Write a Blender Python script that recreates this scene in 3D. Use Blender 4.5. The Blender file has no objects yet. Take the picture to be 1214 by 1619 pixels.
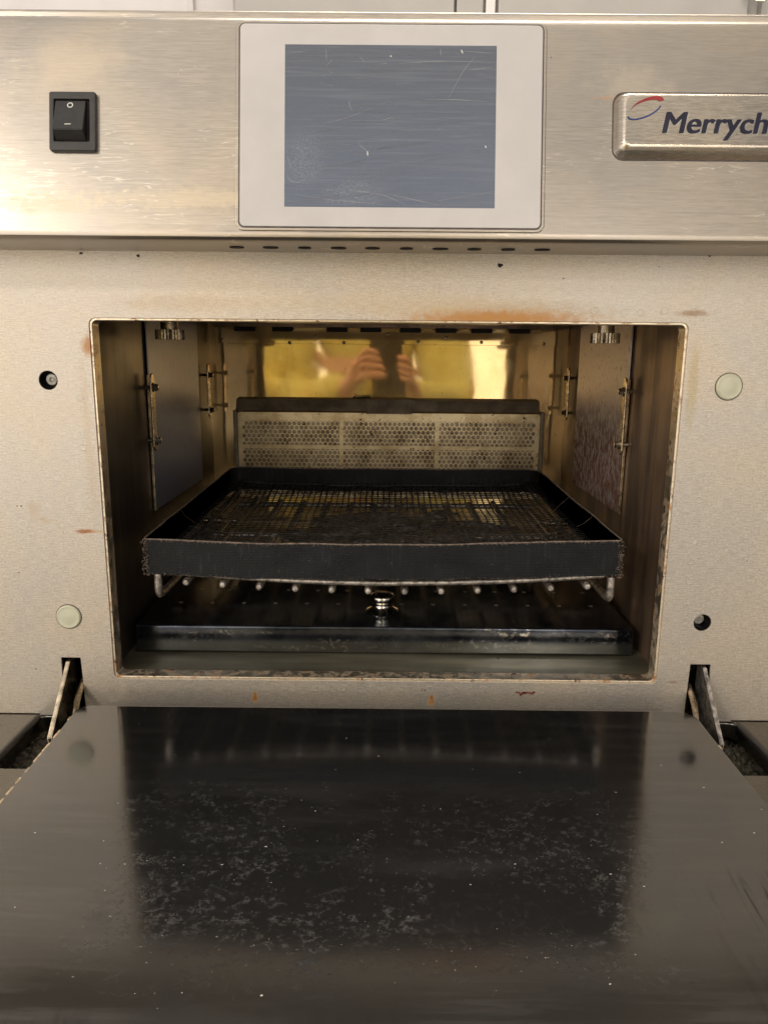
import bpy, bmesh, math, random
from mathutils import Vector, Matrix, noise
random.seed(7)
scene = bpy.context.scene
COL = scene.collection
PI = math.pi

# ------------------------------------------------------------------ camera
cam_d = bpy.data.cameras.new('camera'); cam = bpy.data.objects.new('camera', cam_d); COL.objects.link(cam)
cam_d.sensor_fit = 'HORIZONTAL'; cam_d.sensor_width = 36.0; cam_d.lens = 34.695
cam_d.clip_start = 0.01; cam_d.clip_end = 60
_r = Vector((0.99995317, 0.00459082, 0.00851981)); _u = Vector((-0.00928915, 0.20826054, 0.97802927)); _w = Vector((-0.00271561, 0.97806261, -0.20829343))
cam.matrix_world = Matrix(((_r.x, _u.x, -_w.x, -0.00088), (_r.y, _u.y, -_w.y, -0.44741), (_r.z, _u.z, -_w.z, 0.20656), (0, 0, 0, 1)))
scene.camera = cam

# ------------------------------------------------------------------ light
world = bpy.data.worlds.new('World'); scene.world = world; world.use_nodes = True
wn = world.node_tree.nodes; wl = world.node_tree.links
bg = wn['Background']; bg.inputs['Color'].default_value = (1.0, 0.93, 0.86, 1); bg.inputs['Strength'].default_value = 0.50

_tc = wn.new('ShaderNodeTexCoord'); _sx = wn.new('ShaderNodeSeparateXYZ'); wl.new(_tc.outputs['Generated'], _sx.inputs[0])
_mr = wn.new('ShaderNodeMapRange'); _mr.interpolation_type = 'SMOOTHSTEP'; wl.new(_sx.outputs[0], _mr.inputs[0])
for _i, _v in ((1, -.30), (2, .50), (3, .62), (4, .27)): _mr.inputs[_i].default_value = _v
_nz = wn.new('ShaderNodeTexNoise'); _nz.inputs['Scale'].default_value = 3.2; _nz.inputs['Detail'].default_value = 3; wl.new(_tc.outputs['Generated'], _nz.inputs['Vector'])
_m2 = wn.new('ShaderNodeMapRange'); wl.new(_nz.outputs['Fac'], _m2.inputs[0])
for _i, _v in ((1, .3), (2, .7), (3, .62), (4, 1.38)): _m2.inputs[_i].default_value = _v
_mm = wn.new('ShaderNodeMath'); _mm.operation = 'MULTIPLY'; wl.new(_mr.outputs[0], _mm.inputs[0]); wl.new(_m2.outputs[0], _mm.inputs[1]); wl.new(_mm.outputs[0], bg.inputs['Strength'])

def area(name, loc, target, sx, sy, power, color):
    d = bpy.data.lights.new(name, 'AREA'); d.shape = 'RECTANGLE'; d.size = sx; d.size_y = sy; d.energy = power; d.color = color
    o = bpy.data.objects.new(name, d); COL.objects.link(o); o.location = loc
    o.rotation_euler = (Vector(target) - Vector(loc)).to_track_quat('-Z', 'Y').to_euler()
    return o
T0 = (0, 0, 0.15)
area('ceiling_lamp_key', (-2.15, -2.7, 1.75), T0, 0.44, 0.26, 25, (1.0, 0.90, 0.78))
area('ceiling_lamp_second', (0.85, -3.4, 1.55), T0, 0.42, 0.22, 8, (1.0, 0.90, 0.78))
area('overhead_fill', (0.0, -1.3, 2.3), T0, 2.4, 1.6, 6, (1.0, 0.91, 0.80))  # added soft overhead fill that gives the metal something to reflect
area('left_fill', (-1.7, -1.3, -0.15), (-0.1, 0, 0.1), 1.2, 1.4, 4, (1.0, 0.89, 0.76))  # added unseen fill from the left, brightens the left of the plate
area('room_fill', (-0.3, -3.3, 0.42), T0, 4.6, 1.8, 46, (1.0, 0.90, 0.78))  # added broad frontal fill to brighten the cavity and its back wall
area('fill_over_oven', (0.25, 0.45, 2.3), (0, -.6, .2), 1.2, 0.4, 30, (1.0, 0.92, 0.82))  # unseen fill added above the oven to light the person's front
scene.view_settings.view_transform = 'Standard'; scene.view_settings.look = 'None'
scene.view_settings.exposure = 0.19; scene.view_settings.gamma = 1.0

# ------------------------------------------------------------------ node helpers
class NT:
    def __init__(s, name):
        s.m = bpy.data.materials.new(name); s.m.use_nodes = True
        s.t = s.m.node_tree; s.n = s.t.nodes; s.l = s.t.links
        s.b = s.n['Principled BSDF']
    def new(s, typ, **kw):
        nd = s.n.new(typ)
        for k, v in kw.items(): setattr(nd, k, v)
        return nd
    def put(s, sock, v):
        if isinstance(v, bpy.types.NodeSocket): s.l.new(v, sock)
        elif isinstance(v, (tuple, list)):
            sock.default_value = tuple(v) + ((1,) if len(v) == 3 and len(sock.default_value) == 4 else ())
        else: sock.default_value = v
    def math(s, op, a, b=0.0, c=0.0, clamp=False):
        nd = s.new('ShaderNodeMath', operation=op, use_clamp=clamp)
        s.put(nd.inputs[0], a); s.put(nd.inputs[1], b); s.put(nd.inputs[2], c); return nd.outputs[0]
    def pos(s): return s.new('ShaderNodeNewGeometry').outputs['Position']
    def obj(s): return s.new('ShaderNodeTexCoord').outputs['Object']
    def mapv(s, v, scale=(1, 1, 1), loc=(0, 0, 0), rot=(0, 0, 0)):
        nd = s.new('ShaderNodeMapping'); s.put(nd.inputs[0], v); nd.inputs['Scale'].default_value = scale
        nd.inputs['Location'].default_value = loc; nd.inputs['Rotation'].default_value = rot; return nd.outputs[0]
    def noise(s, v, scale=5, detail=3, rough=.5, dist=0.0):
        nd = s.new('ShaderNodeTexNoise'); s.put(nd.inputs['Vector'], v); nd.inputs['Scale'].default_value = scale
        nd.inputs['Detail'].default_value = detail; nd.inputs['Roughness'].default_value = rough
        nd.inputs['Distortion'].default_value = dist; return nd.outputs['Fac']
    def voro(s, v, scale=5, feature='F1'):
        nd = s.new('ShaderNodeTexVoronoi', feature=feature); s.put(nd.inputs['Vector'], v); nd.inputs['Scale'].default_value = scale
        return nd.outputs['Distance']
    def ramp(s, f, lo, hi, a=0.0, b=1.0):
        nd = s.new('ShaderNodeMapRange', interpolation_type='SMOOTHSTEP'); s.put(nd.inputs[0], f)
        nd.inputs[1].default_value = lo; nd.inputs[2].default_value = hi; nd.inputs[3].default_value = a; nd.inputs[4].default_value = b
        return nd.outputs[0]
    def mix(s, f, a, b):
        nd = s.new('ShaderNodeMix', data_type='RGBA'); s.put(nd.inputs[0], f); s.put(nd.inputs[6], a); s.put(nd.inputs[7], b); return nd.outputs[2]
    def sep(s, v):
        nd = s.new('ShaderNodeSeparateXYZ'); s.put(nd.inputs[0], v); return nd.outputs
    def comb(s, x, y, z):
        nd = s.new('ShaderNodeCombineXYZ'); s.put(nd.inputs[0], x); s.put(nd.inputs[1], y); s.put(nd.inputs[2], z); return nd.outputs[0]
    def bump(s, h, strength=.3, dist=.001, nrm=None):
        nd = s.new('ShaderNodeBump'); s.put(nd.inputs['Height'], h); nd.inputs['Strength'].default_value = strength
        nd.inputs['Distance'].default_value = dist
        if nrm is not None: s.put(nd.inputs['Normal'], nrm)
        return nd.outputs[0]
    def blob(s, v, x, z, rx, rz, jag=.5, sc=120):
        """soft irregular spot centred at (x, z), radii rx rz, on a surface facing -y"""
        q = s.sep(v)
        a = s.math('DIVIDE', s.math('SUBTRACT', q[0], x), rx); b = s.math('DIVIDE', s.math('SUBTRACT', q[2], z), rz)
        d = s.math('SQRT', s.math('ADD', s.math('MULTIPLY', a, a), s.math('MULTIPLY', b, b)))
        n = s.noise(v, sc, 4, .6)
        d = s.math('ADD', d, s.math('MULTIPLY', s.math('SUBTRACT', n, .5), jag * 2.5))
        return s.ramp(d, 1.15, .25)
    def set(s, **kw):
        names = dict(base='Base Color', metal='Metallic', rough='Roughness', normal='Normal', aniso='Anisotropic', tangent='Tangent',
                     coat='Coat Weight', coat_rough='Coat Roughness', spec='Specular IOR Level', alpha='Alpha', sheen='Sheen Weight')
        for k, v in kw.items(): s.put(s.b.inputs[names[k]], v)
        return s.m

def simple(name, base, metal=0.0, rough=.5, nscale=60, var=.25, bump=.0, **kw):
    t = NT(name); p = t.obj(); n = t.noise(p, nscale, 4, .6)
    f = t.ramp(n, .3, .7)
    lo = tuple(c * (1 - var) for c in base); hi = tuple(min(1, c * (1 + var)) for c in base)
    t.set(base=t.mix(f, lo, hi), metal=metal, rough=t.ramp(n, .25, .75, rough * .85, min(1, rough * 1.2)), **kw)
    if bump: t.set(normal=t.bump(t.noise(p, nscale * 6, 3, .6), bump, .0006))
    return t.m

# ------------------------------------------------------------------ materials
def brushed(name, base, rough, streak=(22, 22, 1100), patches=(), patchy=.12, aniso=.6, bump=.12, scratches=False, metal0=1.0, grain=.13):
    """horizontally brushed stainless steel (brush lines along x) with optional tea stains / rust"""
    t = NT(name); p = t.pos()
    n1 = t.noise(t.mapv(p, streak), 1, 3, .6)
    n2 = t.noise(t.mapv(p, (streak[0] * 4, streak[1] * 4, streak[2] * 1.2)), 1, 2, .5)
    st = t.math('ADD', t.math('MULTIPLY', n1, .5), t.math('MULTIPLY', n2, .5))
    big = t.noise(p, 14, 4, .55, .6)
    k = t.ramp(st, .35, .65, 1 - grain, 1 + grain * .85)
    k = t.math('MULTIPLY', k, t.ramp(big, .3, .7, 1 - patchy, 1 + patchy * .6))
    colr = t.mix(t.ramp(big, .35, .7), tuple(base), (base[0] * 1.02, base[1] * .975, base[2] * .9))
    vm = t.new('ShaderNodeVectorMath', operation='SCALE'); t.put(vm.inputs[0], colr); t.put(vm.inputs['Scale'], k)
    colr = vm.outputs[0]
    metal = metal0; r = t.math('ADD', t.ramp(st, .3, .7, rough * .85, rough * 1.15), t.ramp(big, .3, .7, -.015, .03))
    m_acc = None
    if scratches:
        c = t.noise(t.mapv(p, (30, 30, 420), (0, 0, 0), (0, .10, 0)), 1, 2, .5, .3)
        line = t.math('MULTIPLY', t.ramp(t.math('ABSOLUTE', t.math('SUBTRACT', c, .5)), .018, .0), t.ramp(t.noise(p, 22, 2), .5, .65))
        fl = t.math('MULTIPLY', t.ramp(t.noise(t.mapv(p, (500, 500, 1500), rot=(0, .5, 0)), 1, 1), .74, .80), t.ramp(t.noise(p, 30, 2), .5, .62))
        colr = t.mix(t.math('MULTIPLY', t.math('MAXIMUM', line, fl), .45), colr, (.95, .88, .74))
    for (x, z, rx, rz, c, amt, jag) in patches:
        f = t.math('MULTIPLY', t.blob(p, x, z, rx, rz, jag, 1.4 / max(min(rx, rz), .004)), amt)
        colr = t.mix(f, colr, c); m_acc = f if m_acc is None else t.math('MAXIMUM', m_acc, f)
    # specks
    sp = t.math('MULTIPLY', t.ramp(t.noise(p, 420, 1), .80, .83), .7)
    colr = t.mix(sp, colr, (.10, .07, .045))
    if m_acc is not None: metal = t.math('SUBTRACT', metal0, t.math('MULTIPLY', m_acc, metal0 * .8)); r = t.math('ADD', r, t.math('MULTIPLY', m_acc, .3))
    t.set(base=colr, metal=metal, rough=r, aniso=aniso, tangent=t.comb(1.0, 0.0, 0.0), normal=t.bump(st, bump, .0004))
    return t.m

RUST = (.60, .24, .04); TEA = (.62, .42, .20); DRUST = (.20, .045, .02)
plate_stains = [(.062, .2278, .058, .0060, RUST, .95, .5), (.062, .2300, .075, .010, TEA, .35, .5),
    (-.1775, .2100, .005, .007, RUST, .7, .5), (-.188, .0972, .0075, .0016, (.45, .13, .03), .9, .35), (-.180, .0972, .007, .001, TEA, .6, .3),
    (-.213, .104, .007, .003, TEA, .2, .6), (-.219, .111, .005, .006, TEA, .2, .6), (-.0854, -.0138, .0026, .0042, (.55, .24, .03), .95, .35),
    (.0299, -.0148, .0026, .0050, (.55, .26, .04), .95, .35), (.177, .2316, .011, .0022, (.40, .22, .10), .55, .6),
    (-.17, -.0005, .004, .0012, DRUST, .4, .6), (-.181, .13, .004, .03, TEA, .15, .8),
    (.181, .19, .004, .03, (.60, .46, .16), .35, .6), (.186, .0, .004, .0014, DRUST, .5, .6), (-.205, -.020, .014, .006, (.30, .18, .10), .7, .6),
    (-.178, .2642, .010, .0012, (.40, .22, .10), .3, .6), (.2125, -.018, .006, .010, TEA, .3, .6), (-.0, .236, .10, .008, (.66, .52, .30), .25, .5),
    (-.182, .17, .003, .04, TEA, .12, .8), (-.12, .235, .05, .006, TEA, .18, .6)]
M_PLATE = brushed('brushed_plate_steel', (.60, .55, .485), .42, patches=plate_stains, streak=(160, 160, 1500), patchy=.06, bump=.30, aniso=.4, metal0=.52, grain=.21)
M_PANEL = brushed('brushed_panel_steel', (.47, .43, .38), .35, patches=[(.125, .345, .02, .012, (.85, .72, .52), .16, 1.0), (-.165, .352, .03, .014, (.80, .66, .50), .16, 1.0),
    (-.10, .285, .08, .006, (.85, .70, .45), .22, .9), (-.18, .282, .03, .006, (.82, .70, .45), .22, .9), (.13, .337, .03, .0018, (.55, .30, .12), .6, .5)], streak=(34, 34, 2300), patchy=.08, bump=.06, grain=.09, scratches=True, aniso=.3, metal0=.88)  # pale low-left patches, fainter ones by switch and badge, thin brown line
M_BADGE = brushed('badge_steel', (.60, .54, .46), .24, streak=(60, 60, 1500), patchy=.08, bump=.1, scratches=True, aniso=.5)
M_CHROME = simple('polished_steel', (.72, .68, .60), 1.0, .16, 300, .2)
M_TARN = simple('tarnished_steel', (.55, .45, .32), 1.0, .26, 200, .45, .2)
M_EDGE = simple('bright_edge_steel', (.62, .52, .38), 1.0, .3, 150, .4, .2)
M_SCREW = simple('dull_screw_steel', (.30, .29, .26), .6, .45, 300, .35, .3)
M_CAP = simple('ivory_plastic', (.62, .62, .47), 0, .38, 90, .06)
M_BLACKP = simple('black_plastic', (.035, .033, .032), 0, .42, 200, .2, .1)
M_BLACKP2 = simple('rocker_plastic', (.022, .021, .021), 0, .36, 200, .2, .05)
M_WHITE = simple('white_print', (.72, .72, .68), 0, .5, 300, .1)
M_HOLE = simple('dark_hole', (.012, .009, .008), 0, .8)
M_BEZEL = simple('white_bezel_film', (.64, .62, .615), 0, .34, 25, .05, .03)
M_INK = simple('navy_ink', (.012, .012, .035), 0, .3)
M_RED = simple('red_ink', (.34, .03, .035), 0, .3)
M_BLUE = simple('blue_ink', (.02, .05, .22), 0, .3)
M_RUBBER = simple('dark_groove', (.10, .085, .08), .5, .45, 200, .3)

def screen_mat():
    t = NT('scratched_screen'); p = t.pos()
    q = t.sep(p); base = t.mix(t.ramp(q[2], .360, .290), (.120, .138, .178), (.140, .168, .232))  # bluish reflection, stronger low down, put into the glass colour
    f = None
    for i, (sc, rot, th, w) in enumerate((((9, 9, 420), .10, .012, .8), ((7, 7, 330), -.09, .012, .7), ((12, 12, 520), .03, .016, .7), ((9, 9, 260), 1.0, .005, .8), ((10, 10, 260), -.8, .004, .6))):
        c = t.noise(t.mapv(p, sc, (i * 3.1, 0, i * 1.7), (0, rot, 0)), 1, 1, .5, .1)
        ln = t.ramp(t.math('ABSOLUTE', t.math('SUBTRACT', c, .5)), th, .0)
        ln = t.math('MULTIPLY', t.math('MULTIPLY', ln, t.ramp(t.noise(t.mapv(p, (1, 1, 1), (i * 2, i, 0)), 26, 2), .45, .68)), w)
        f = ln if f is None else t.math('MAXIMUM', f, ln)
    haze = t.math('MULTIPLY', t.ramp(t.noise(p, 900, 3, .8), .45, .75), .10)
    sm1 = t.math('MULTIPLY', t.blob(p, -.045, .305, .014, .020, .35, 200), .30); sm2 = t.math('MULTIPLY', t.blob(p, -.020, .288, .02, .009, .4, 200), .35)
    haze = t.math('MAXIMUM', haze, t.math('MULTIPLY', t.math('MULTIPLY', t.math('MAXIMUM', sm1, sm2), 1.8), t.ramp(t.noise(p, 1300, 3, .8), .42, .68)))
    fine = t.math('MULTIPLY', t.ramp(t.noise(t.mapv(p, (20, 20, 900), rot=(0, .06, 0)), 1, 3, .6), .45, .7), .18)
    col = t.mix(t.math('MAXIMUM', haze, fine), base, (.33, .37, .42)); col = t.mix(t.math('MULTIPLY', f, .18), col, (.45, .46, .47))
    
    return t.set(base=col, rough=t.math('ADD', .30, t.math('MULTIPLY', f, .3)), spec=.5)
M_SCREEN = screen_mat()

def door_mat():
    t = NT('dark_door_steel'); p = t.pos(); q = t.sep(p)
    # dried, wiped-over grime: small worm-like flecks in a broad zone
    reg = t.math('MULTIPLY', t.ramp(q[1], -.085, -.115), t.ramp(q[1], -.235, -.195))
    reg = t.math('MULTIPLY', reg, t.math('MULTIPLY', t.ramp(q[0], -.135, -.115), t.ramp(q[0], .150, .08)))
    big = t.noise(p, 17, 5, .7, .8); warp = t.noise(p, 85, 4, .65, 1.0)
    c = t.noise(t.mapv(p, (300, 380, 100)), 1, 5, .8, .3)
    worm = t.math('MULTIPLY', t.ramp(c, .50, .64), t.ramp(warp, .40, .56))
    c2 = t.ramp(t.noise(t.mapv(p, (300, 420, 300)), 1, 3, .7), .58, .72)
    fleck = t.math('MULTIPLY', t.math('MAXIMUM', worm, t.math('MULTIPLY', c2, t.ramp(warp, .5, .62))), t.math('MULTIPLY', reg, t.ramp(big, .40, .62, .12, 1.0)))
    # wipe streaks sweeping across
    sw = t.noise(t.mapv(p, (14, 170, 20), rot=(0, 0, .16)), 1, 4, .6, .5)
    smear = t.math('MULTIPLY', t.ramp(sw, .42, .66), t.ramp(t.noise(p, 9, 3), .35, .65))
    sw2 = t.noise(t.mapv(p, (240, 26, 20), rot=(0, 0, -.42)), 1, 4, .6, .5)
    smear2 = t.math('MULTIPLY', t.math('MULTIPLY', t.ramp(sw2, .50, .68), t.ramp(q[0], .12, .17)), t.ramp(q[1], -.15, -.18))
    sw3 = t.noise(t.mapv(p, (200, 40, 20), rot=(0, 0, .5)), 1, 4, .6, .5)
    smear3 = t.math('MULTIPLY', t.math('MULTIPLY', t.ramp(sw3, .48, .68), t.ramp(q[0], -.08, -.13)), t.ramp(q[1], -.225, -.245))
    hair = t.ramp(t.math('ABSOLUTE', t.math('SUBTRACT', t.noise(t.mapv(p, (28, 300, 20), rot=(0, 0, .14)), 1, 2, .5, .6), .5)), .010, .0)
    hair = t.math('MULTIPLY', hair, t.ramp(t.noise(p, 30, 2), .48, .62))
    speck = t.math('MAXIMUM', t.ramp(t.noise(t.mapv(p, (420, 700, 300)), 1, 1), .79, .82), t.math('MULTIPLY', t.ramp(t.noise(t.mapv(p, (700, 900, 300)), 1, 1), .76, .80), t.math('MULTIPLY', reg, .5)))
    base = t.mix(t.math('MULTIPLY', smear, .35), (.180, .180, .180), (.25, .248, .245))
    base = t.mix(t.math('MULTIPLY', fleck, .7), base, t.mix(t.ramp(t.noise(p, 90, 2), .4, .6), (.085, .075, .055), (.055, .055, .058)))
    base = t.mix(t.math('MULTIPLY', hair, .22), base, (.30, .29, .27))
    film = t.math('MULTIPLY', t.ramp(t.noise(t.mapv(p, (7, 40, 20), (3, 1, 0), (0, 0, .2)), 1, 4, .6, .4), .52, .74), .08)
    base = t.mix(film, base, (.17, .17, .165))
    base = t.mix(t.math('MAXIMUM', smear2, smear3), base, (.06, .058, .055))
    base = t.mix(speck, base, (.62, .58, .50))
    met = t.math('SUBTRACT', .93, t.math('MULTIPLY', t.math('MAXIMUM', t.math('MAXIMUM', t.math('MULTIPLY', fleck, .45), film), speck), .9))
    r = t.math('ADD', t.math('ADD', .115, t.math('MULTIPLY', smear, .06)), t.math('MULTIPLY', fleck, .12))
    und = t.noise(p, 7, 2)
    return t.set(base=base, metal=met, rough=r, normal=t.bump(und, .15, .004, t.bump(fleck, .1, .0003)))
M_DOOR = door_mat()
M_LEDGE = simple('dark_ledge_steel', (.17, .16, .145), 1, .26, 40, .12, .04)
M_GASKET = simple('black_enamel_edge', (.015, .015, .016), 0, .18, 90, .3, .1)

def grime(name, a, b, rough=.5, sc=300):
    t = NT(name); p = t.pos(); n = t.noise(p, sc, 5, .7); v = t.voro(p, sc * .7)
    base = t.mix(t.ramp(n, .42, .62), a, b)
    return t.set(base=base, rough=rough, normal=t.bump(t.math('ADD', n, v), .8, .0015))
M_GUNK = grime('greasy_crumbs', (.022, .022, .014), (.13, .115, .075), .4, 320)
M_CHARRED = grime('charred_residue', (.006, .006, .007), (.03, .03, .032), .38, 160)

def cavity_wall(name, lo, hi, rough, vertical=True, metal=1.0, grimeamt=.5):
    t = NT(name); p = t.pos()
    sc = (40, 60, 5) if vertical else (5, 40, 40)
    n = t.noise(t.mapv(p, sc), 1, 5, .65); b = t.noise(p, 9, 3, .6)
    col = t.mix(t.ramp(n, .35, .68), lo, hi)
    col = t.mix(t.math('MULTIPLY', t.ramp(b, .45, .65), grimeamt), col, (.045, .030, .018))
    sp = t.ramp(t.noise(p, 380, 2), .72, .76)
    col = t.mix(t.math('MULTIPLY', sp, .5), col, (.12, .05, .025))
    return t.set(base=col, metal=metal, spec=.6, rough=t.ramp(b, .3, .7, rough, rough * 1.7), normal=t.bump(n, .08, .001))
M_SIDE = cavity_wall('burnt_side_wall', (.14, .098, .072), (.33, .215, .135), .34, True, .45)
M_SIDEL = cavity_wall('burnt_shaded_left_wall', (.040, .034, .032), (.12, .085, .062), .28, True, .5)  # burnt wall again, with the left side's shade put into its darker colour
M_FLOOR = cavity_wall('greasy_floor', (.17, .16, .12), (.34, .32, .23), .26, False, .55, .2)

def back_mat():
    """heat-tinted (straw and gold) sheet, slightly wavy; yellow reflection also put into the colour"""
    t = NT('heat_tint_reflection_back_wall'); p = t.pos()
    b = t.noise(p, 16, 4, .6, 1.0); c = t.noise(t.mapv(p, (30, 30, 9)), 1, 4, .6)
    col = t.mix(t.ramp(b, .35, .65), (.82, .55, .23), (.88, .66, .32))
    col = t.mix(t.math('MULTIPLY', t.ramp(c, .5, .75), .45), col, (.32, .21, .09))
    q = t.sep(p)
    edge = t.math('MAXIMUM', t.ramp(q[0], -.120, -.135), t.ramp(q[0], .125, .145))  # browner sides bounding the painted yellow reflection
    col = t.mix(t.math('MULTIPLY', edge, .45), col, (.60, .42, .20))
    col = t.mix(t.math('MULTIPLY', t.ramp(t.noise(p, 330, 2), .70, .76), .6), col, (.16, .09, .03))
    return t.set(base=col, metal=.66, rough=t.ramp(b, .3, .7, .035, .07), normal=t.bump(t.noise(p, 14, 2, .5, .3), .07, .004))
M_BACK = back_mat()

def filt_mat(name, a, b, metal=.7):
    t = NT(name); p = t.pos(); n = t.noise(p, 60, 5, .7)
    col = t.mix(t.ramp(n, .4, .65), a, b); col = t.mix(t.ramp(t.noise(p, 210, 3, .6), .64, .70), col, (.03, .018, .010))
    return t.set(base=col, metal=metal, rough=.36, normal=t.bump(n, .2, .001))
M_FILTER = filt_mat('greasy_perforated_sheet', (.66, .55, .36), (.46, .35, .20))
M_FILTER_IN = filt_mat('sooty_inner_mesh', (.34, .28, .20), (.13, .10, .07), .5)
M_DEFL = simple('dark_oxidised_bar', (.17, .135, .095), .25, .45, 60, .3, .1)

def panel_sheet(name, a, rust):
    t = NT(name); p = t.pos(); q = t.sep(p)
    n = t.noise(t.mapv(p, (260, 230, 110)), 1, 6, .8)
    if rust:
        m = t.math('MULTIPLY', t.ramp(n, .40, .55), t.ramp(t.math('ADD', q[2], t.math('MULTIPLY', t.noise(p, 40, 3), .04)), .20, .155))
        m = t.math('MAXIMUM', m, t.math('MULTIPLY', t.ramp(t.noise(p, 200, 4, .7), .56, .66), .55))
        col = t.mix(m, a, (.20, .085, .045)); met = t.math('SUBTRACT', .7, t.math('MULTIPLY', m, .5))
        return t.set(base=col, metal=met, rough=t.math('ADD', .42, t.math('MULTIPLY', m, .2)), normal=t.bump(n, .3, .001))
    col = t.mix(t.math('MULTIPLY', t.ramp(n, .45, .7), .3), a, (.05, .045, .05))
    return t.set(base=col, metal=.6, rough=.36, normal=t.bump(n, .08, .001))
M_SHEET_L = panel_sheet('blue_sheen_side_sheet', (.32, .34, .44), False)  # blue-grey reflected sheen put into this sheet's colour
M_SHEET_R = panel_sheet('rust_stained_side_sheet', (.60, .55, .56), True)

def rim_mat():
    t = NT('rusty_opening_rim'); p = t.pos(); n = t.noise(p, 130, 5, .7)
    col = t.mix(t.ramp(n, .50, .68), (.72, .62, .47), (.46, .23, .09)); col = t.mix(t.ramp(t.noise(p, 150, 5, .75), .56, .66), col, (.12, .035, .02))
    return t.set(base=col, metal=t.ramp(n, .45, .6, .95, .3), rough=.34, normal=t.bump(n, .4, .0008))
M_RIM = rim_mat()

def basket_mat():
    t = NT('woven_black_cloth'); p = t.pos()
    w = t.new('ShaderNodeTexWave', wave_type='BANDS', bands_direction='X'); t.put(w.inputs['Vector'], p); w.inputs['Scale'].default_value = 260; w.inputs['Distortion'].default_value = .6; w.inputs['Detail'].default_value = 1
    w2 = t.new('ShaderNodeTexWave', wave_type='BANDS', bands_direction='Z'); t.put(w2.inputs['Vector'], p); w2.inputs['Scale'].default_value = 300; w2.inputs['Distortion'].default_value = .6
    h = t.math('MULTIPLY', w.outputs['Fac'], w2.outputs['Fac'])
    n = t.noise(p, 55, 5, .7); v = t.noise(t.mapv(p, (420, 420, 40)), 1, 3, .6)
    q = t.sep(p)
    col = t.mix(t.ramp(n, .4, .7), (.010, .011, .013), (.024, .026, .030))
    col = t.mix(t.math('MULTIPLY', t.ramp(v, .56, .70), t.ramp(n, .42, .62, .0, .55)), col, (.12, .12, .12))
    col = t.mix(t.math('MULTIPLY', t.ramp(t.noise(p, 700, 2), .70, .76), .7), col, (.28, .25, .20))
    col = t.mix(t.math('MULTIPLY', h, .6), col, (.075, .076, .082))
    return t.set(base=col, rough=t.ramp(n, .3, .7, .34, .52), normal=t.bump(h, .55, .0006, t.bump(n, .3, .002)))
M_BASKET = basket_mat()
M_MESH = simple('black_coated_mesh', (.014, .014, .015), 0, .26, 120, .5, .2)
M_ROD = simple('burnt_wire', (.42, .38, .34), .85, .36, 260, .6, .5)
M_FRAY = simple('frayed_brown_edge', (.20, .155, .125), 0, .7, 400, .5, .4)

def tray_mat():
    t = NT('blackened_tray_steel'); p = t.pos(); q = t.sep(p)
    n = t.noise(p, 30, 5, .65)
    col = t.mix(t.ramp(n, .35, .7), (.040, .047, .062), (.12, .135, .165))
    sc = t.math('MULTIPLY', t.ramp(t.noise(t.mapv(p, (260, 260, 320), rot=(0, .6, 0)), 1, 4, .75), .53, .60), t.ramp(t.noise(t.mapv(p, (14, 1, 90), (2.2, 0, 0)), 1, 2), .46, .62))
    sc = t.math('MULTIPLY', sc, t.ramp(q[1], .050, .046))
    col = t.mix(t.math('MULTIPLY', sc, .75), col, (.40, .40, .38))
    low = t.math('MULTIPLY', t.ramp(q[2], .0095, .006), t.ramp(q[1], .050, .046))  # paler lower front: reflection from below put into the colour
    col = t.mix(t.math('MULTIPLY', low, .40), col, (.30, .30, .27))
    col = t.mix(t.math('MULTIPLY', t.ramp(t.noise(p, 500, 2), .76, .80), .8), col, (.4, .38, .34))
    return t.set(base=col, metal=.9, rough=t.ramp(n, .3, .7, .09, .19), normal=t.bump(n, .08, .002))
M_TRAY = tray_mat()
M_WALLP = simple('white_wall_paint', (.78, .75, .73), 0, .5, 8, .04)
M_GREY = simple('pale_grey_cabinet_paint', (.44, .42, .39), 0, .35, 10, .04)
M_FLOORG = simple('grey_worktop', (.30, .28, .25), .3, .4, 20, .15)

# ------------------------------------------------------------------ mesh helpers
def empty(name, loc=(0, 0, 0)):
    o = bpy.data.objects.new(name, None); COL.objects.link(o); o.location = loc; o.empty_display_size = .02; return o
def tag(o, label=None, cat=None, group=None, kind=None):
    for k, v in (('label', label), ('category', cat), ('group', group), ('kind', kind)):
        if v: o[k] = v
    return o
def world_of(o):
    m = Matrix.Translation(o.location)
    return m if o.parent is None else world_of(o.parent) @ o.matrix_parent_inverse @ m
def link(name, me, mat, parent=None, smooth=False):
    o = bpy.data.objects.new(name, me); COL.objects.link(o)
    if mat is not None: me.materials.clear(); me.materials.append(mat)
    for p in me.polygons: p.use_smooth = smooth
    if parent is not None:
        o.parent = parent
        o.matrix_parent_inverse = world_of(parent).inverted()
    return o
def from_bm(name, bm, mat, parent=None, smooth=False, autosmooth=True):
    bmesh.ops.recalc_face_normals(bm, faces=bm.faces[:])
    me = bpy.data.meshes.new(name); 
    if smooth and autosmooth:
        for e in bm.edges:
            if len(e.link_faces) == 2 and e.calc_face_angle(0) > math.radians(38): e.smooth = False
    bm.to_mesh(me); bm.free()
    o = link(name, me, mat, parent, smooth)
    if smooth:
        md = o.modifiers.new('weighted_normal', 'WEIGHTED_NORMAL'); md.keep_sharp = True; md.weight = 90; md.mode = 'FACE_AREA'
    return o
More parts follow.
